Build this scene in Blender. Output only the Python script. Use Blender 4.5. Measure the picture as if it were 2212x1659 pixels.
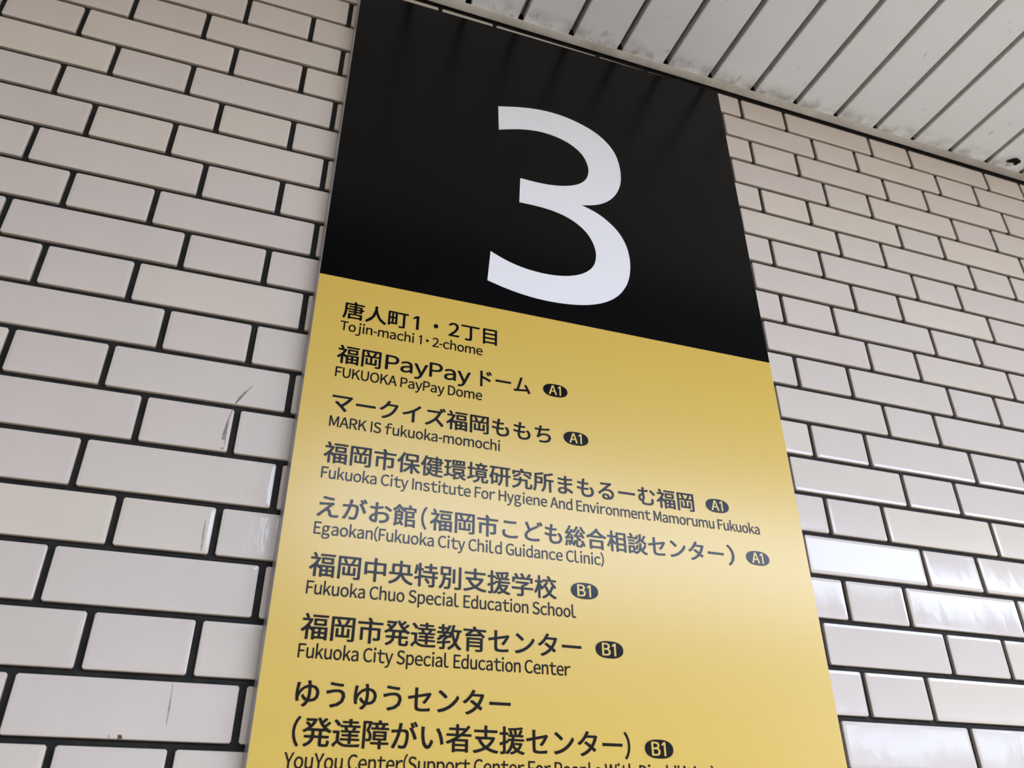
import bpy, math, random
from mathutils import Matrix, Vector

random.seed(7)
# clear
for o in list(bpy.data.objects): bpy.data.objects.remove(o)
scene = bpy.context.scene
COL = scene.collection
R = 0.07                      # one tile course in metres
CAM_Z = 1.45
Z0 = CAM_Z + 19.6521 * R      # height of course line 0
def P(u, v, w=0.0):           # wall grid coordinates -> metres (w > 0 goes into the wall)
    return Vector((u * R, w * R, Z0 - v * R))

# ------------------------------------------------------------------ camera
cam_d = bpy.data.cameras.new('camera'); cam = bpy.data.objects.new('camera', cam_d); COL.objects.link(cam)
ROT = ((0.94572058, 0.00197632, -0.3249749), (0.16413869, 0.86015658, 0.48289663), (0.28048365, -0.51002623, 0.81314339))
def wd(r): return Vector((r[0], r[2], -r[1]))
rt, dn, fw = wd(ROT[0]), wd(ROT[1]), wd(ROT[2])
m = Matrix((( rt.x, -dn.x, -fw.x, 0), (rt.y, -dn.y, -fw.y, 0), (rt.z, -dn.z, -fw.z, 0), (0, 0, 0, 1)))
m.translation = P(-0.39167574, 19.65207937, -14.75680604)
cam.matrix_world = m
cam_d.sensor_width = 36.0; cam_d.sensor_fit = 'HORIZONTAL'
cam_d.lens = 1765.066 / 2212 * 36.0
cam_d.clip_start = 0.02; cam_d.clip_end = 100
cam_d.dof.use_dof = True; cam_d.dof.focus_distance = 1.18; cam_d.dof.aperture_fstop = 9.0
scene.camera = cam

# ------------------------------------------------------------------ world, lights, exposure
W = bpy.data.worlds.new('world'); scene.world = W; W.use_nodes = True
bg = W.node_tree.nodes['Background']; bg.inputs[0].default_value = (1.0, 0.86, 0.68, 1); bg.inputs[1].default_value = 1.02
vs = scene.view_settings
vs.view_transform = 'Standard'; vs.look = 'None'; vs.exposure = 0.36; vs.gamma = 1.0; vs.use_curve_mapping = False
LAMP = 14.0                   # radiance of the luminous ceiling fixtures

# ------------------------------------------------------------------ materials
def mat(name, col, rough=0.5, spec=0.5, metal=0.0, coat=0.0):
    m = bpy.data.materials.new(name); m.use_nodes = True
    b = m.node_tree.nodes['Principled BSDF']
    b.inputs['Base Color'].default_value = (*col, 1); b.inputs['Roughness'].default_value = rough
    b.inputs['Specular IOR Level'].default_value = spec; b.inputs['Metallic'].default_value = metal
    b.inputs['Coat Weight'].default_value = coat
    return m
def N(m, t, **kw):
    n = m.node_tree.nodes.new(t)
    for k, v in kw.items(): setattr(n, k, v)
    return n
def LK(m, a, b): m.node_tree.links.new(a, b)
def bsdf(m): return m.node_tree.nodes['Principled BSDF']
def noise(m, scale, detail=3, rough=0.5, coord='Object', vec_scale=None):
    tc = N(m, 'ShaderNodeTexCoord'); n = N(m, 'ShaderNodeTexNoise')
    n.inputs['Scale'].default_value = scale; n.inputs['Detail'].default_value = detail; n.inputs['Roughness'].default_value = rough
    if vec_scale:
        mp = N(m, 'ShaderNodeMapping'); mp.inputs['Scale'].default_value = vec_scale
        LK(m, tc.outputs[coord], mp.inputs[0]); LK(m, mp.outputs[0], n.inputs['Vector'])
    else: LK(m, tc.outputs[coord], n.inputs['Vector'])
    return n
def ramp(m, src, stops):
    r = N(m, 'ShaderNodeValToRGB'); e = r.color_ramp.elements
    while len(e) < len(stops): e.new(0.5)
    for i, (p, c) in enumerate(stops): e[i].position = p; e[i].color = (*c, 1)
    LK(m, src, r.inputs[0]); return r

# white glazed tile: tint differs from tile to tile, faint mottling, slightly wavy glaze
M_TILE = mat('white_glaze', (0.62, 0.56, 0.5), 0.09, 0.18)
oi = N(M_TILE, 'ShaderNodeObjectInfo')
tint = ramp(M_TILE, oi.outputs['Random'], [(0.0, (0.610, 0.550, 0.483)), (0.3, (0.628, 0.560, 0.497)), (0.7, (0.618, 0.563, 0.492)), (0.92, (0.640, 0.577, 0.492)), (1.0, (0.662, 0.594, 0.490))])
mo = noise(M_TILE, 9, 2); mr = ramp(M_TILE, mo.outputs[0], [(0.3, (0.975, 0.97, 0.965)), (0.7, (1.02, 1.02, 1.02))])
mx = N(M_TILE, 'ShaderNodeMix', data_type='RGBA', blend_type='MULTIPLY'); mx.inputs[0].default_value = 1
LK(M_TILE, tint.outputs[0], mx.inputs[6]); LK(M_TILE, mr.outputs[0], mx.inputs[7])
LK(M_TILE, mx.outputs[2], bsdf(M_TILE).inputs['Base Color'])
wv = noise(M_TILE, 14, 2, 0.5, 'Object', (1.0, 1.0, 0.25)); wv2 = noise(M_TILE, 150, 2, 0.5, 'Object', (1.0, 1.0, 0.3))
ad = N(M_TILE, 'ShaderNodeMath', operation='MULTIPLY_ADD'); ad.inputs[1].default_value = 0.10
LK(M_TILE, wv2.outputs[0], ad.inputs[0]); LK(M_TILE, wv.outputs[0], ad.inputs[2])
bp = N(M_TILE, 'ShaderNodeBump'); bp.inputs['Strength'].default_value = 1.0; bp.inputs['Distance'].default_value = 0.0016
LK(M_TILE, ad.outputs[0], bp.inputs['Height']); LK(M_TILE, bp.outputs[0], bsdf(M_TILE).inputs['Normal'])
M_BODY = mat('tile_body', (0.42, 0.35, 0.28), 0.8, 0.3)
M_GROUT = mat('black_joint', (0.012, 0.012, 0.011), 0.75, 0.3)
gn = noise(M_GROUT, 60, 4); gr = ramp(M_GROUT, gn.outputs[0], [(0.35, (0.008, 0.008, 0.007)), (0.75, (0.022, 0.02, 0.017))])
LK(M_GROUT, gr.outputs[0], bsdf(M_GROUT).inputs['Base Color'])

# ceiling panel paint: pale grey, dirt gathers close to the wall trim and in small specks
M_PANEL = mat('panel_paint', (0.66, 0.66, 0.63), 0.55, 0.3)
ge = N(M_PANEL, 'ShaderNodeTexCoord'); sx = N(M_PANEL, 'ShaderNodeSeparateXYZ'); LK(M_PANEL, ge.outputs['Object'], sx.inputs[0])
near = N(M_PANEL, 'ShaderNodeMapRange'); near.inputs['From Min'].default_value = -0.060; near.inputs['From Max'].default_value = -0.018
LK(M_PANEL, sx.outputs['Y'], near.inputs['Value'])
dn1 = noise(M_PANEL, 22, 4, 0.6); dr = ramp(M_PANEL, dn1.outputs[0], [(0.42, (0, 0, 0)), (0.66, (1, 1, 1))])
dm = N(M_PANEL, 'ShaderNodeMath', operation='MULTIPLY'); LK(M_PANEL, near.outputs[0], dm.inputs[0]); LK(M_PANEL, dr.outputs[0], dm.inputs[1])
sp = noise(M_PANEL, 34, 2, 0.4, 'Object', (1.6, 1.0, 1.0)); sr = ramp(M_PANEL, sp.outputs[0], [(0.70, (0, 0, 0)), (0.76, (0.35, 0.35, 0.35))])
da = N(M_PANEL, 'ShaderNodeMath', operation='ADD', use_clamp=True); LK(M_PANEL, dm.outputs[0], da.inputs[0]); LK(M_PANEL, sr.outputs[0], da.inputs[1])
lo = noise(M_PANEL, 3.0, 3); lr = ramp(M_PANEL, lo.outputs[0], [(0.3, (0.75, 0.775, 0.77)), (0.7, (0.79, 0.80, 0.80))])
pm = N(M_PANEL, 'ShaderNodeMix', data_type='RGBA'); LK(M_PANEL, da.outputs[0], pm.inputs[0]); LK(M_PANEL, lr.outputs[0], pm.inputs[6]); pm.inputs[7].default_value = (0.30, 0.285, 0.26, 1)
LK(M_PANEL, pm.outputs[2], bsdf(M_PANEL).inputs['Base Color'])
pb = noise(M_PANEL, 260, 3, 0.6); bb = N(M_PANEL, 'ShaderNodeBump'); bb.inputs['Strength'].default_value = 0.35; bb.inputs['Distance'].default_value = 0.0006
LK(M_PANEL, pb.outputs[0], bb.inputs['Height']); LK(M_PANEL, bb.outputs[0], bsdf(M_PANEL).inputs['Normal'])
M_TRIM = mat('trim_paint', (0.5, 0.48, 0.44), 0.5, 0.3)
tn = noise(M_TRIM, 12, 4, 0.65); tr = ramp(M_TRIM, tn.outputs[0], [(0.3, (0.52, 0.48, 0.42)), (0.55, (0.68, 0.65, 0.58)), (0.75, (0.72, 0.70, 0.63))])
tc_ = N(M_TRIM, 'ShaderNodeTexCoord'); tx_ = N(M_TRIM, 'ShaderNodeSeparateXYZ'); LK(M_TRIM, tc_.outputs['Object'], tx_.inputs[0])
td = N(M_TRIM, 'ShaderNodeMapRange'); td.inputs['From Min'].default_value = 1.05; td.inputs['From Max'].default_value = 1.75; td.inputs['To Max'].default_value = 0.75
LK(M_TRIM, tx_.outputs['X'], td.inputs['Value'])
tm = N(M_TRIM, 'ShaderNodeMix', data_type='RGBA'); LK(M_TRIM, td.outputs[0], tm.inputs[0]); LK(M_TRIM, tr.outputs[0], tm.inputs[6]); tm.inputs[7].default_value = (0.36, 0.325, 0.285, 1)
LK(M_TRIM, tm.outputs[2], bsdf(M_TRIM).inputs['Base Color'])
M_GROOVE_SHADE = mat('groove_shade_grey', (0.27, 0.255, 0.225), 0.6, 0.3)  # darker than the panel paint: shade of the grooves put into their colour
M_DARK = mat('void_black', (0.01, 0.01, 0.009), 0.9, 0.1)

# sign
M_YEL = mat('yellow_film', (0.65, 0.445, 0.085), 0.27, 0.42)
M_BLK = mat('black_film', (0.0012, 0.0012, 0.001), 0.24, 0.17)
M_WHT = mat('white_film', (0.84, 0.835, 0.835), 0.3, 0.4)
M_INK = mat('black_ink', (0.0035, 0.0035, 0.0045), 0.22, 0.17)
M_ALU = mat('aluminium', (0.55, 0.56, 0.60), 0.35, 0.5, 0.6)
M_FLOOR = mat('floor_stone', (0.62, 0.52, 0.40), 0.45, 0.4)
M_UPPER = mat('upper_ceiling_black', (0.02, 0.02, 0.02), 0.9, 0.1)
M_CASE = mat('lamp_case', (0.7, 0.7, 0.7), 0.5, 0.4)
M_LIT = bpy.data.materials.new('lit_diffuser'); M_LIT.use_nodes = True
nt = M_LIT.node_tree; nt.nodes.clear(); em = nt.nodes.new('ShaderNodeEmission'); ou = nt.nodes.new('ShaderNodeOutputMaterial')
em.inputs[0].default_value = (0.78, 0.94, 1.28, 1); em.inputs[1].default_value = LAMP; nt.links.new(em.outputs[0], ou.inputs[0])
M_SCUFF = mat('scuff_grey', (0.24, 0.21, 0.18), 0.6, 0.2)

# ------------------------------------------------------------------ helpers
def mesh_obj(name, verts, faces, mats, parent=None, fm=None, smooth=False, loc=None):
    me = bpy.data.meshes.new(name)
    if loc is not None: verts = [Vector(v) - loc for v in verts]
    me.from_pydata([tuple(v) for v in verts], [], faces)
    for mt in (mats if isinstance(mats, (list, tuple)) else [mats]): me.materials.append(mt)
    if fm: me.polygons.foreach_set('material_index', fm)
    if smooth: me.polygons.foreach_set('use_smooth', [True] * len(me.polygons))
    me.update()
    o = bpy.data.objects.new(name, me); COL.objects.link(o)
    if loc is not None: o.location = loc
    if parent is not None: o.parent = parent; o.matrix_parent_inverse = Matrix()
    return o
def box(a, b):                # corners in metres
    x0, y0, z0 = a; x1, y1, z1 = b
    v = [(x0, y0, z0), (x1, y0, z0), (x1, y1, z0), (x0, y1, z0), (x0, y0, z1), (x1, y0, z1), (x1, y1, z1), (x0, y1, z1)]
    f = [(0, 3, 2, 1), (4, 5, 6, 7), (0, 1, 5, 4), (1, 2, 6, 5), (2, 3, 7, 6), (3, 0, 4, 7)]
    return v, f
def tag(o, label=None, cat=None, group=None, kind=None):
    if label: o['label'] = label
    if cat: o['category'] = cat
    if group: o['group'] = group
    if kind: o['kind'] = kind
    return o

# ------------------------------------------------------------------ tiled wall
L, S = 3.3845371, 1.6626087
PER = L + S
JOINTS = {-1: {12.618: -0.06, 14.28: -0.052, 17.665: -0.037, 19.328: -0.038, 22.712: -0.034}, 0: {0.0: 0.035, 15.141: -0.011, 16.804: 0.002, 20.189: 0.005, 21.851: 0.001}, 1: {-2.524: 0.008, -0.861: -0.014, 12.618: 0.001, 14.28: 0.015, 17.665: 0.031, 19.328: 0.032, 22.712: 0.063}, 2: {-5.047: 0.017, -3.385: 0.022, 0.0: 0.012, 15.141: -0.023, 16.804: 0.004, 20.189: 0.018, 21.851: 0.033}, 3: {-5.908: -0.034, -2.524: -0.014, -0.861: -0.003, 12.618: -0.016, 14.28: 0.009, 17.665: 0.012, 19.328: 0.032}, 4: {-5.047: 0.009, -3.385: 0.022, 0.0: 0.021, 16.804: -0.043, 20.189: 0.024, 21.851: 0.026}, 5: {-5.908: -0.038, -2.524: -0.021, -0.861: -0.012, 17.665: -0.031, 19.328: 0.012}, 6: {-5.047: -0.015, -3.385: 0.005, 0.0: 0.015, 15.141: -0.011, 16.804: 0.004, 20.189: 0.015}, 7: {-5.908: -0.059, -2.524: -0.019, -0.861: -0.006, 12.618: -0.073, 14.28: -0.05, 17.665: 0.002, 19.328: 0.011}, 8: {-3.385: 0.034, 0.0: 0.042, 15.141: -0.007, 16.804: 0.008}, 9: {-2.524: -0.024, -0.861: -0.015, 12.618: -0.045, 14.28: -0.034}, 10: {-5.047: 0.035, -3.385: 0.058, 0.0: 0.042, 15.141: -0.008, 16.804: -0.0}, 11: {-2.524: -0.023, -0.861: -0.01, 12.618: -0.033, 14.28: -0.022, 17.665: 0.004, 19.328: 0.071}, 12: {-5.047: 0.001, -3.385: 0.039, 0.0: 0.027, 15.141: -0.011, 16.804: 0.009}, 13: {-2.524: -0.031, -0.861: -0.025, 14.28: -0.031, 17.665: -0.035}, 14: {0.0: 0.043, 15.141: -0.02, 16.804: -0.004}, 15: {-0.861: -0.009, 12.618: -0.003, 14.28: 0.017}, 16: {0.0: 0.025, 15.141: 0.015, 16.804: 0.052}, 17: {-2.524: 0.007, -0.861: 0.012, 12.618: -0.0, 14.28: 0.014}, 18: {-3.385: -0.006, 0.0: 0.017, 15.141: 0.015}, 19: {-2.524: -0.068, -0.861: -0.039}}
LINES = {-1: [None, 0.001], 0: [0.021, -0.017], 1: [0.008, -0.015], 2: [-0.014, -0.005], 3: [-0.003, -0.011], 4: [0.013, -0.004], 5: [-0.007, 0.008], 6: [0.002, -0.007], 7: [0.018, 0.003], 8: [0.018, 0.006], 9: [-0.003, 0.011], 10: [0.003, 0.018], 11: [0.001, 0.011], 12: [-0.014, -0.003], 13: [None, 0.002], 14: [-0.004, 0.001], 15: [-0.026, 0.006], 16: [None, -0.004], 17: [0.002, 0.002], 18: [-0.006, None]}
GR = 0.118                     # joint width, in courses
DEP = 0.085                   # tiles stand this far proud of the joint
V_TOP, V_BOT = -2, 41
U0, U1 = -20.0, 36.0
LINES[-2] = (0.0, 0.06)
v, f = box(P(U0, V_BOT, 3.0), P(U1, V_TOP - 0.35, DEP))
wall = mesh_obj('wall_front', v, f, M_GROUT); tag(wall, 'wall of white glazed tiles with black joints behind the exit sign', kind='structure')

def line_v(k, u):             # measured height of course line k (the courses are laid slightly uneven)
    a, b = LINES.get(k, (0.0, 0.0)) if k in LINES else (0.0, 0.0)
    a = 0.0 if a is None else a; b = 0.0 if b is None else b
    t = min(max(u / 11.5, 0), 1)
    return k + a * (1 - t) + b * t
def joint_u(c, ui):
    t = JOINTS.get(c)
    if not t: return ui
    best = min(t, key=lambda q: abs(q - ui))
    if abs(best - ui) < 0.02: return ui + t[best]
    near = [t[q] for q in t if abs(q - ui) < 6]
    return ui + (sum(near) / len(near) if near else 0.0)

TILT = {(14, 11.757): (-0.003, 0.014), (14, 15.141): (0.0, -0.018), (14, 16.804): (0.0, -0.022), (15, 9.233): (0.0, 0.006), (15, 12.618): (0.0, 0.022), (15, 14.28): (-0.001, 0.005), (16, 11.757): (0.0, 0.014), (16, 15.141): (0.0, 0.015), (13, 12.618): (0.0, 0.0), (13, 14.28): (0.0, -0.003)}
def tile_geo(c, ua, ub, tilt):
    g = GR / 2; r = 0.016; q = 0.03   # bevel, corner cut
    pts = []
    for (u, k, su, sv) in ((ua, c - 1, 1, 1), (ub, c - 1, -1, 1), (ub, c, -1, -1), (ua, c, 1, -1)):
        pts.append((u + su * g, line_v(k, u) + sv * g * 0.95, su, sv))
    um = sum(p[0] for p in pts) / 4; vm = sum(p[1] for p in pts) / 4
    def ring(ins, w, cut):
        out = []
        for (pu, pv, su, sv) in pts:
            pu += su * ins; pv += sv * ins
            tw = w + tilt[0] * (pu - um) + tilt[1] * (pv - vm)
            a = (pu + su * cut, pv, tw); b = (pu, pv + sv * cut, tw)
            out += [b, a] if su * sv > 0 else [a, b]
        return out
    rings = [ring(0, DEP + 0.01, q), ring(0, r * 1.3, q), ring(r * 0.35, r * 0.4, q), ring(r, 0.0, q * 0.8), ring(r * 4.5, -0.005, q * 0.6)]
    V = [P(*p) for rg in rings for p in rg]; F = []; FM = []
    for i in range(len(rings) - 1):
        for j in range(8):
            a = i * 8 + j; b = i * 8 + (j + 1) % 8
            F.append((a, b, b + 8, a + 8)); FM.append(1 if i == 0 else 0)
    t = (len(rings) - 1) * 8
    F.append(tuple(t + j for j in range(8))); FM.append(0)
    return V, F, FM, P(um, vm, 0.04)

VIEW_V = (-2, 20)
stuffV, stuffF, stuffM = [], [], []
ntile = 0
for c in range(V_TOP + 1, V_BOT + 1):
    even = c % 2 == 0
    js = []
    k = -5
    while True:
        a = k * PER if even else k * PER - L / 2 - S / 2
        if a > U1: break
        js += [a, a + S]; k += 1
    js = [j for j in js if U0 < j < U1]
    for ja, jb in zip(js[:-1], js[1:]):
        ua, ub = joint_u(c, ja), joint_u(c, jb)
        if c >= 0 and ua > 0.3 and ub < 11.6: continue      # wholly hidden behind the mounted sign
        tilt = TILT.get((c, round(ja, 3)), (random.uniform(-0.003, 0.003), random.uniform(-0.008, 0.008)))
        V, F, FM, ctr = tile_geo(c, ua, ub, tilt)
        vis = c <= 19 and ub > -7.9 and ua < 25.0
        if vis and ua < 0.2: vis = ub > -7.9 + max(0, c - 3) * 0.28
        if vis and ua > 11: vis = ua < 24.9 - max(0, c + 1) * 0.42
        if vis:
            mesh_obj('tile', V, F, [M_TILE, M_BODY], wall, FM, loc=ctr); ntile += 1
        else:
            n0 = len(stuffV); stuffV += V; stuffF += [tuple(i + n0 for i in q_) for q_ in F]; stuffM += FM
o = mesh_obj('tiling', stuffV, stuffF, [M_TILE, M_BODY], wall, stuffM); tag(o, kind='stuff')
print('tiles', ntile)

# scuffs rubbed onto the glaze: thin smears lying on the tiles
def smear(name, pts, widths, mt, parent, w=-0.006):
    V = []; F = []
    n = len(pts)
    for i, (u, vv) in enumerate(pts):
        a = pts[max(0, i - 1)]; b = pts[min(n - 1, i + 1)]
        d = Vector((b[0] - a[0], b[1] - a[1])); d.normalize(); nx, ny = -d.y, d.x
        h = widths[i] / 2
        V += [P(u + nx * h, vv + ny * h, w), P(u - nx * h, vv - ny * h, w)]
        if i: F.append((2 * i - 2, 2 * i - 1, 2 * i + 1, 2 * i))
    o = mesh_obj(name, V, F, mt, parent); return o
def soft(mt, hi):             # smear thins out irregularly
    n = noise(mt, 90, 3, 0.6); r = ramp(mt, n.outputs[0], [(0.15, (0, 0, 0)), (0.6, (hi, hi, hi))])
    LK(mt, r.outputs[0], bsdf(mt).inputs['Alpha'])
soft(M_SCUFF, 0.75)
M_SC2 = mat('scuff_faint', (0.2, 0.19, 0.18), 0.6, 0.2); soft(M_SC2, 0.5)
M_SC3 = mat('brown_spot', (0.10, 0.045, 0.03), 0.6, 0.2); soft(M_SC3, 1.0)
for pts, wd_, mt in (
    ([(-0.70, 11.48), (-0.80, 11.62), (-0.89, 11.78), (-0.955, 11.92)], [0.01, 0.035, 0.05, 0.03], M_SCUFF),
    ([(-0.985, 12.07), (-1.02, 12.25), (-1.035, 12.45), (-1.042, 12.62), (-1.04, 12.80), (-1.03, 12.91)], [0.012, 0.03, 0.05, 0.075, 0.075, 0.05], M_SCUFF),
    ([(-1.07, 14.30), (-1.068, 14.45), (-1.058, 14.65), (-1.045, 14.88)], [0.008, 0.025, 0.035, 0.02], M_SC2),
    ([(-1.07, 17.10), (-1.06, 17.30), (-1.052, 17.50), (-1.05, 17.72)], [0.008, 0.02, 0.03, 0.01], M_SC2),
    ([(-1.705, 17.79), (-1.69, 17.86), (-1.67, 17.935)], [0.02, 0.05, 0.07], M_SC3),
    ([(-1.84, 17.85), (-1.83, 17.93)], [0.01, 0.025], M_SC2)):
    smear('scuff_mark', pts, wd_, mt, wall)

# ------------------------------------------------------------------ ceiling of long panels + wall trim
VC = -2.1
PITCH = 1.626
GAP = 0.175
W_END, W_FAR = -0.28, -10.5
SK = -0.040                   # panels run very slightly askew to the wall
ceil_v, ceil_f = box(P(U0, VC - 0.75, W_FAR), P(U1, VC - 0.45, 0.6))
ceil = mesh_obj('ceiling', ceil_v, ceil_f, M_DARK); tag(ceil, 'low ceiling of pale painted metal panels with dark gaps', kind='structure')
def pan(u, w, dv=0.0): return P(u + SK * (w - W_END), VC - dv, w)
k0 = int((U0 - 6.5) / PITCH) ; n = 0
GAPC = [6.52, 8.135, 9.73, 11.32, 12.90, 14.53, 16.13, 17.75, 19.34, 20.97, 22.60]
def gapc(i):                  # centre of gap i at the wall end
    if 0 <= i < len(GAPC): return GAPC[i]
    if i < 0: return GAPC[0] + i * PITCH
    return GAPC[-1] + (i - len(GAPC) + 1) * PITCH
for i in range(-13, 18):
    a = gapc(i) + GAP / 2; b = gapc(i + 1) - GAP / 2
    e = 0.02
    # profile across the panel: turned-up left edge, face, turned-up right edge with tongue under the next panel
    prof = [(a, 0.34), (a, e), (a + e, 0.0), (b - e, 0.0), (b, e), (b, 0.27), (b + GAP - 0.045, 0.27), (b + GAP - 0.045, 0.30), (b - 0.03, 0.30), (b - 0.03, 0.03), (a + 0.03, 0.03), (a + 0.03, 0.34)]
    V = [pan(x, W_END, dz) for x, dz in prof] + [pan(x, W_FAR, dz) for x, dz in prof]
    n_ = len(prof)
    F = [(j, (j + 1) % n_, (j + 1) % n_ + n_, j + n_) for j in range(n_)] + [tuple(range(n_))[::-1], tuple(range(n_, 2 * n_))]
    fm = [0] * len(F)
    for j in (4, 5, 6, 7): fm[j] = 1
    mesh_obj('ceiling_panel', V, F, [M_PANEL, M_GROOVE_SHADE], ceil, fm)
# L-shaped trim on which the panel ends rest
tp = [(-0.285, VC - 0.005), (-0.285, VC + 0.02), (-0.02, VC + 0.02), (0.0, VC + 0.0), (0.0, VC - 0.3), (-0.03, VC - 0.3), (-0.03, VC - 0.005)]
V = [P(U0, vv, w) for w, vv in tp] + [P(U1, vv, w) for w, vv in tp]; n_ = len(tp)
F = [(j, (j + 1) % n_, (j + 1) % n_ + n_, j + n_) for j in range(n_)] + [tuple(range(n_))[::-1], tuple(range(n_, 2 * n_))]
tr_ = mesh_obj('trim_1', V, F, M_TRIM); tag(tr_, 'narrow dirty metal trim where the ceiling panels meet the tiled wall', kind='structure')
# fascia at the free edge of the low ceiling
v, f = box(P(U0, VC + 0.1, W_FAR - 0.4), P(U1, VC - 16, W_FAR))
tag(mesh_obj('trim_2', v, f, M_UPPER), kind='structure')

# small torn hook near the right-hand end of the trim
hk = bpy.data.objects.new('ceiling_hook', None); COL.objects.link(hk); hk.location = P(23.45, VC, -0.60)
tag(hk, 'tiny dark bent metal clip stuck on the ceiling panel beside the trim at far right', 'clip')
def tube(pts, rad, seg=8):
    V = []; F = []
    for i, p in enumerate(pts):
        a = pts[max(0, i - 1)]; b = pts[min(len(pts) - 1, i + 1)]
        d = (Vector(b) - Vector(a)).normalized(); x = d.orthogonal().normalized(); y = d.cross(x)
        for s in range(seg):
            t = 2 * math.pi * s / seg; V.append(Vector(p) + (x * math.cos(t) + y * math.sin(t)) * (rad[i] if isinstance(rad, (list, tuple)) else rad))
    for i in range(len(pts) - 1):
        for s in range(seg): F.append((i * seg + s, i * seg + (s + 1) % seg, (i + 1) * seg + (s + 1) % seg, (i + 1) * seg + s))
    F.append(tuple(range(seg))[::-1]); F.append(tuple(range((len(pts) - 1) * seg, len(pts) * seg)))
    return V, F

wire = [P(23.22, VC - 0.04, -0.52), P(23.30, VC + 0.05, -0.64), P(23.46, VC + 0.08, -0.76), P(23.58, VC + 0.08, -0.74), P(23.62, VC + 0.05, -0.62), P(23.66, VC - 0.04, -0.50)]
v, f = tube([p - hk.location for p in wire], [0.0025, 0.0040, 0.0062, 0.0062, 0.0038, 0.0020], 10); mesh_obj('bent_strip', v, f, M_DARK, hk)
v, f = tube([P(23.47, VC - 0.03, -0.50) - hk.location, P(23.47, VC + 0.025, -0.50) - hk.location, P(23.47, VC + 0.035, -0.50) - hk.location], [0.008, 0.008, 0.004], 12); mesh_obj('screw_head', v, f, M_TRIM, hk)

# ------------------------------------------------------------------ the exit sign
T = 0.30                      # sign thickness in courses
sign = bpy.data.objects.new('exit_sign', None); COL.objects.link(sign); sign.location = P(5.85, 34.0, 0.0)
tag(sign, 'tall wall sign with white numeral 3 on black above yellow destination list', 'sign')
sign_inv = Matrix.Translation(-sign.location)
def spart(name, V, F, mt, label=None, fm=None, parent=None):
    o = mesh_obj(name, V, F, mt, None, fm)
    o.parent = parent or sign; o.matrix_parent_inverse = sign_inv if parent is None else Matrix()
    if label: o['label'] = label
    return o
SL, SR, ST, SM, SB = 0.235, 11.50, -1.325, 8.645, 33.5
def st(u): return ST - 0.012 * u            # the sign hangs a touch out of level
# tray with sloping aluminium sides
i0 = [(0.18, st(0.2) - 0.05), (SR + 0.05, st(SR) - 0.05), (SR + 0.05, SB + 0.05), (0.18, SB + 0.05)]
i1 = [(SL - 0.012, st(SL) - 0.012), (SR + 0.012, st(SR) - 0.012), (SR + 0.012, SB + 0.012), (SL - 0.012, SB + 0.012)]
V = [P(u, vv, -0.008) for u, vv in i0] + [P(u, vv, -T + 0.012) for u, vv in i1] + [P(u + (0.012 if u < 5 else -0.012), vv + (0.012 if vv < 5 else -0.012), -T + 0.002) for u, vv in i1]
F = [(0, 1, 2, 3)] + [(j, j + 4, (j + 1) % 4 + 4, (j + 1) % 4) for j in range(4)] + [(j + 4, j + 8, (j + 1) % 4 + 8, (j + 1) % 4 + 4) for j in range(4)] + [(8, 11, 10, 9)]
spart('frame', V, F, M_ALU, 'thin silver aluminium edge of the sign')
def plate(name, u0, u1, v0, v1, mt, label):
    v_, f_ = box(P(u0, v1, -T), P(u1, v0, -T + 0.01))
    if v0 < 0: v_ = [(x, y, z if z < Z0 else P(0, st(x / R))[2]) for x, y, z in v_]
    return spart(name, v_, f_, mt, label)
plate('header_panel', SL, SR, ST, SM, M_BLK, 'black upper field of the sign')
plate('list_panel', SL, SR, SM, SB, M_YEL, 'yellow lower field of the sign')

def flat_curve(splines, name, mt, wz, label=None, parent=None):
    cu = bpy.data.curves.new(name, 'CURVE'); cu.dimensions = '2D'; cu.fill_mode = 'BOTH'; cu.resolution_u = 6
    for pts in splines:
        sp_ = cu.splines.new('POLY'); sp_.points.add(len(pts) - 1); sp_.use_cyclic_u = True
        for i, (x, y) in enumerate(pts): sp_.points[i].co = (x, y, 0, 1)
    cu.extrude = 0.0003
    tmp = bpy.data.objects.new('tmp', cu); COL.objects.link(tmp); bpy.context.view_layer.update()
    me = bpy.data.meshes.new_from_object(tmp); bpy.data.objects.remove(tmp)
    V = [Vector((q.co.x, wz - q.co.z, q.co.y)) for q in me.vertices]; F = [tuple(p.vertices) for p in me.polygons]
    return spart(name, V, F, mt, label)
def chaikin_open(p):          # round every point of a run except its ends
    for _ in range(2):
        q = [p[0]]
        for a, b in zip(p[:-1], p[1:]):
            q += [(a[0] * .75 + b[0] * .25, a[1] * .75 + b[1] * .25), (a[0] * .25 + b[0] * .75, a[1] * .25 + b[1] * .75)]
        q.append(p[-1]); p = q
    return p
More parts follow.
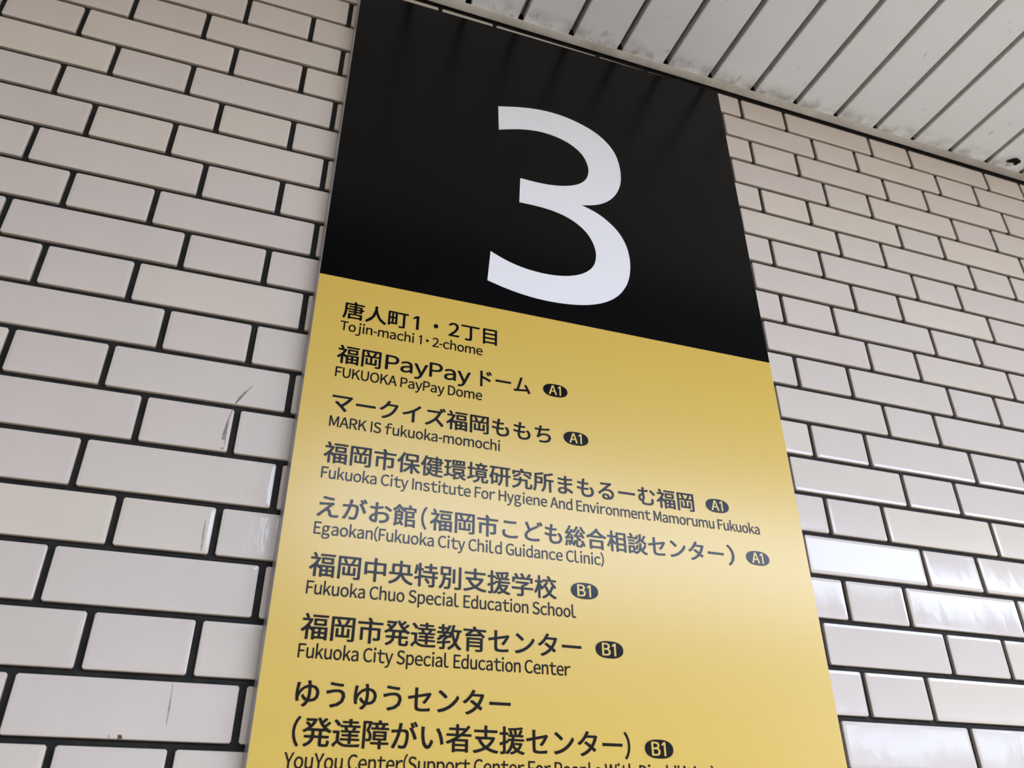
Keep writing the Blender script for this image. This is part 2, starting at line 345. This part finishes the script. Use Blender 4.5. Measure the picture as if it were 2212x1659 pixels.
RUNS = [
 [(4.218, 1.94), (4.241, 2.825)],
 [(4.241, 2.825), (4.578, 2.682), (4.991, 2.545), (5.451, 2.470), (5.957, 2.52), (6.378, 2.691), (6.664, 2.969), (6.783, 3.312), (6.790, 3.557), (6.700, 3.856), (6.484, 4.088), (6.229, 4.222), (6.02, 4.298), (5.652, 4.378), (5.249, 4.403), (4.832, 4.394)],
 [(4.832, 4.394), (4.798, 5.228)],
 [(4.798, 5.228), (5.235, 5.215), (5.628, 5.233), (5.984, 5.305), (6.298, 5.443), (6.569, 5.657), (6.745, 5.923), (6.836, 6.231), (6.836, 6.489), (6.760, 6.76), (6.579, 6.990), (6.299, 7.175), (5.95, 7.290), (5.57, 7.345), (5.197, 7.344), (4.828, 7.298), (4.462, 7.2), (4.061, 7.015)],
 [(4.061, 7.015), (3.994, 7.9)],
 [(3.994, 7.9), (4.428, 8.02), (4.822, 8.096), (5.256, 8.14), (5.733, 8.14), (6.219, 8.085), (6.620, 7.99), (7.005, 7.829), (7.332, 7.585), (7.555, 7.29), (7.705, 6.959), (7.780, 6.544), (7.778, 6.166), (7.708, 5.802), (7.535, 5.446), (7.261, 5.167), (6.934, 4.945), (6.51, 4.81)],
 [(6.51, 4.81), (6.781, 4.742), (7.08, 4.612), (7.356, 4.393), (7.567, 4.104), (7.70, 3.772), (7.756, 3.432), (7.745, 2.996), (7.634, 2.531), (7.375, 2.160), (7.026, 1.898), (6.594, 1.723), (6.117, 1.618), (5.642, 1.601), (5.17, 1.660), (4.704, 1.779), (4.218, 1.94)]]
three = []
for r_ in RUNS: three += chaikin_open(r_)[:-1]
flat_curve([[(u * R, Z0 - vv * R) for u, vv in three]], 'numeral', M_WHT, (-T - 0.006) * R, 'large white numeral 3')

# lettering: font outlines turned into flat meshes and fitted to measured left edge, right edge and height
GLYPH = {}
def glyph(txt):
    if txt not in GLYPH:
        cu = bpy.data.curves.new('t', 'FONT'); cu.body = txt; cu.size = 1.0; cu.resolution_u = 3
        tmp = bpy.data.objects.new('tmp', cu); COL.objects.link(tmp); bpy.context.view_layer.update()
        me = bpy.data.meshes.new_from_object(tmp); bpy.data.objects.remove(tmp)
        GLYPH[txt] = ([(q.co.x, q.co.y) for q in me.vertices], [tuple(p.vertices) for p in me.polygons])
    return GLYPH[txt]
# side bearings of the humanist Latin letters (left, right), in em
SB_ = {'straight': 0.078, 'round': 0.045, 'diag': 0.012, 'open': 0.035, 'hook': -0.035}
LEFT = {**{c: 'straight' for c in 'BDEFHIKLMNPRUbhiklmnpru1'}, **{c: 'round' for c in 'CGOQcdegoqa2S3s('}, **{c: 'diag' for c in 'AVWXYTvwxy)'}, **{c: 'open' for c in 'ftz-Z'}, 'j': 'hook'}
RIGHT = {**{c: 'straight' for c in 'HIMNUadghilmnqujJ1'}, **{c: 'round' for c in 'BDGOPQbeops)S3'}, **{c: 'diag' for c in 'AFKLVWXYTkrvwxyft(2'}, **{c: 'open' for c in 'CEREczZ-'}}
CUSTOM = {'I': ([(0, 0), (.09, 0), (.09, .735), (0, .735)], [(0, 1, 2, 3)]), '-': ([(0, .25), (.24, .25), (.24, .325), (0, .325)], [(0, 1, 2, 3)]),
          '1': ([(.17, 0), (.26, 0), (.26, .735), (.185, .735), (.17, .625), (.01, .555), (.04, .635)], [(0, 1, 2, 3, 4), (3, 6, 5, 4)])}
def latin(txt):               # glyphs of the fallback font set one by one with their own widths
    V = []; F = []; x = 0.0
    for ch in txt:
        if ch == ' ': x += 0.23; continue
        if ch in CUSTOM: g = CUSTOM[ch]; lb, rb = (0.1, 0.08) if ch != '-' else (0.05, 0.05)
        elif ch == '\u30fb': g = glyph(ch); lb = rb = 0.30
        else: g = glyph(chr(ord(ch) + 0xFEE0)); lb = SB_[LEFT.get(ch, 'open')]; rb = SB_[RIGHT.get(ch, 'open')]
        x0 = min(p[0] for p in g[0]); x1 = max(p[0] for p in g[0]); n0 = len(V)
        V += [(p[0] - x0 + x + lb, p[1]) for p in g[0]]; F += [tuple(i + n0 for i in f_) for f_ in g[1]]
        x += lb + (x1 - x0) + rb
    return V, F
def lettering(name, segs, vbase, unit, bold, mt=None, label=None, wz=-T - 0.006, parent=None, bold_y=0.5):
    """segs: runs (text, left edge, right edge) in courses; vbase: baseline; unit: height of 1 em in courses"""
    VV = []; FF = []
    for tx, a, b in segs:
        vs_, fs = latin(tx) if ord(tx[0]) < 128 else glyph(tx)
        x0 = min(p[0] for p in vs_); x1 = max(p[0] for p in vs_)
        sx_ = (b - a - 2 * bold * unit) / (x1 - x0); a += bold * unit
        for ox, oy in (((-bold, -bold * bold_y), (bold, -bold * bold_y), (-bold, bold * bold_y), (bold, bold * bold_y)) if bold else ((0, 0),)):
            n0 = len(VV); wz -= 0.0008     # copies lie one above the other, never in one plane
            VV += [P(a + (x - x0) * sx_ + ox * unit, vbase - (y + oy) * unit, wz) for x, y in vs_]; FF += [tuple(i + n0 for i in f_) for f_ in fs]
    return spart(name, VV, FF, mt or M_INK, label, parent=parent)
JE = 0.4725                   # height of one Japanese em
EE = 0.3125                   # height of one em of the small Latin lines
BJ, BE = 0.015, 0.010
JL = 'run of bold black characters'; EL = 'line of small Latin lettering'
def jp(base, segs):
    for sg in segs: lettering('japanese_lettering', [sg], base, JE, BJ, None, JL)
def en(txt, u0, u1, base): lettering('latin_lettering', [(txt, u0, u1)], base, EE, BE, None, EL)
jp(9.635, [('唐人町', 0.819, 2.225), ('1', 2.325, 2.46), ('・', 2.79, 2.89), ('2', 3.125, 3.37), ('丁目', 3.415, 4.241)])
en('Tojin-machi 1・2-chome', 0.804, 3.912, 9.992)
jp(10.75, [('福岡', 0.814, 1.72), ('PayPay', 1.81, 3.66), ('ドーム', 3.87, 5.017)])
en('FUKUOKA PayPay Dome', 0.822, 3.923, 11.118)
jp(11.875, [('マークイズ福岡ももち', 0.831, 5.471)])
en('MARK IS fukuoka-momochi', 0.828, 4.328, 12.248)
jp(12.98, [('福岡市保健環境研究所まもるーむ福岡', 0.798, 8.783)])
en('Fukuoka City Institute For Hygiene And Environment Mamorumu Fukuoka', 0.798, 10.366, 13.343)
jp(14.08, [('えがお館', 0.808, 2.66), ('(', 2.76, 2.87), ('福岡市こども総合相談センター', 2.93, 9.36), (')', 9.45, 9.623)])
en('Egaokan(Fukuoka City Child Guidance Clinic)', 0.795, 6.539, 14.441)
jp(15.18, [('福岡中央特別支援学校', 0.796, 5.493)])
en('Fukuoka Chuo Special Education School', 0.795, 5.879, 15.535)
jp(16.265, [('福岡市発達教育センター', 0.790, 5.960)])
en('Fukuoka City Special Education Center', 0.792, 5.724, 16.612)
jp(17.345, [('ゆうゆうセンター', 0.839, 4.555)])
jp(17.93, [('(', 0.86, 0.98), ('発達障がい者支援センター', 1.02, 6.68), (')', 6.72, 6.835)])
en('YouYou Center(Support Center For People With Disabilities)', 0.787, 8.52, 18.295)

# rounded badges with the exit codes knocked out in yellow
def badge(txt, u, vv):
    a, h = 0.287, 0.158; pts = []
    for i in range(48):
        t = 2 * math.pi * i / 48; c_, s_ = math.cos(t), math.sin(t); n_ = 2.6
        pts.append((u + a * math.copysign(abs(c_) ** (2 / n_), c_), vv + h * math.copysign(abs(s_) ** (2 / 2.2), s_)))
    o = flat_curve([[(x * R, Z0 - y * R) for x, y in pts]], 'badge', M_INK, (-T - 0.006) * R, 'black rounded badge reading ' + txt)
    w_ = 0.29
    l_ = lettering('badge_code', [(txt, u - w_ / 2 - 0.015, u + w_ / 2 - 0.015)], vv + 0.112, 0.31, 0.022, M_YEL, 'yellow code ' + txt, wz=-T - 0.013, parent=o)
    l_.matrix_parent_inverse = Matrix()
    l_.location = (0, 0, 0)
for tx, u, vv in (('A1', 5.607, 10.565), ('A1', 6.052, 11.682), ('A1', 9.366, 12.797), ('A1', 10.204, 13.897), ('B1', 6.082, 14.998), ('B1', 6.540, 16.083), ('B1', 7.416, 17.785)):
    badge(tx, u, vv)


# ------------------------------------------------------------------ rest of the concourse and an added light blocker (outside the frame, it lights and is mirrored in the glaze)
v, f = box((-9, -12, -0.1), (11, 0.3, 0.0)); tag(mesh_obj('floor', v, f, M_FLOOR), 'pale stone concourse floor', kind='structure')
v, f = box((-9, -12, 4.3), (11, -0.75, 4.4)); tag(mesh_obj('ceiling', v, f, M_UPPER), 'high black ceiling over the concourse', kind='structure')
v, f = box((-1.62, -12, 0.0), (-1.42, 0.3, 4.3)); tag(mesh_obj('light_block_left', v, f, mat('light_block_grey', (0.30, 0.26, 0.21), 0.6, 0.3)), 'unseen plain wall added on the left to block ambient light', kind='structure')  # added out of view to hold back world light and darken the left tiles
def lamp(name, u0, u1, w0, w1, z, label):
    e = bpy.data.objects.new(name, None); COL.objects.link(e); e.location = ((u0 + u1) / 2 * R, (w0 + w1) / 2 * R, z)
    tag(e, label, 'ceiling light')
    x0, x1, y0, y1 = u0 * R, u1 * R, w0 * R, w1 * R
    v, f = box((x0 - .03, y0 - .03, z + .012), (x1 + .03, y1 + .03, z + .10)); o = mesh_obj('lamp_case', v, f, M_CASE, e); o.matrix_parent_inverse = Matrix.Translation(-e.location)
    v, f = box((x0, y0, z), (x1, y1, z + .011)); o = mesh_obj('diffuser', v, f, M_LIT, e); o.matrix_parent_inverse = Matrix.Translation(-e.location)
lamp('ceiling_light', 2, 88, -48, -33, Z0 + 1.5 * R, 'long luminous ceiling fixture mirrored as white glare in the tiles right of the sign')
lamp('ceiling_light', 100, 150, -130, -105, Z0 + 1.5 * R, 'farther long ceiling fixture mirrored faintly in the lowest tiles at right')
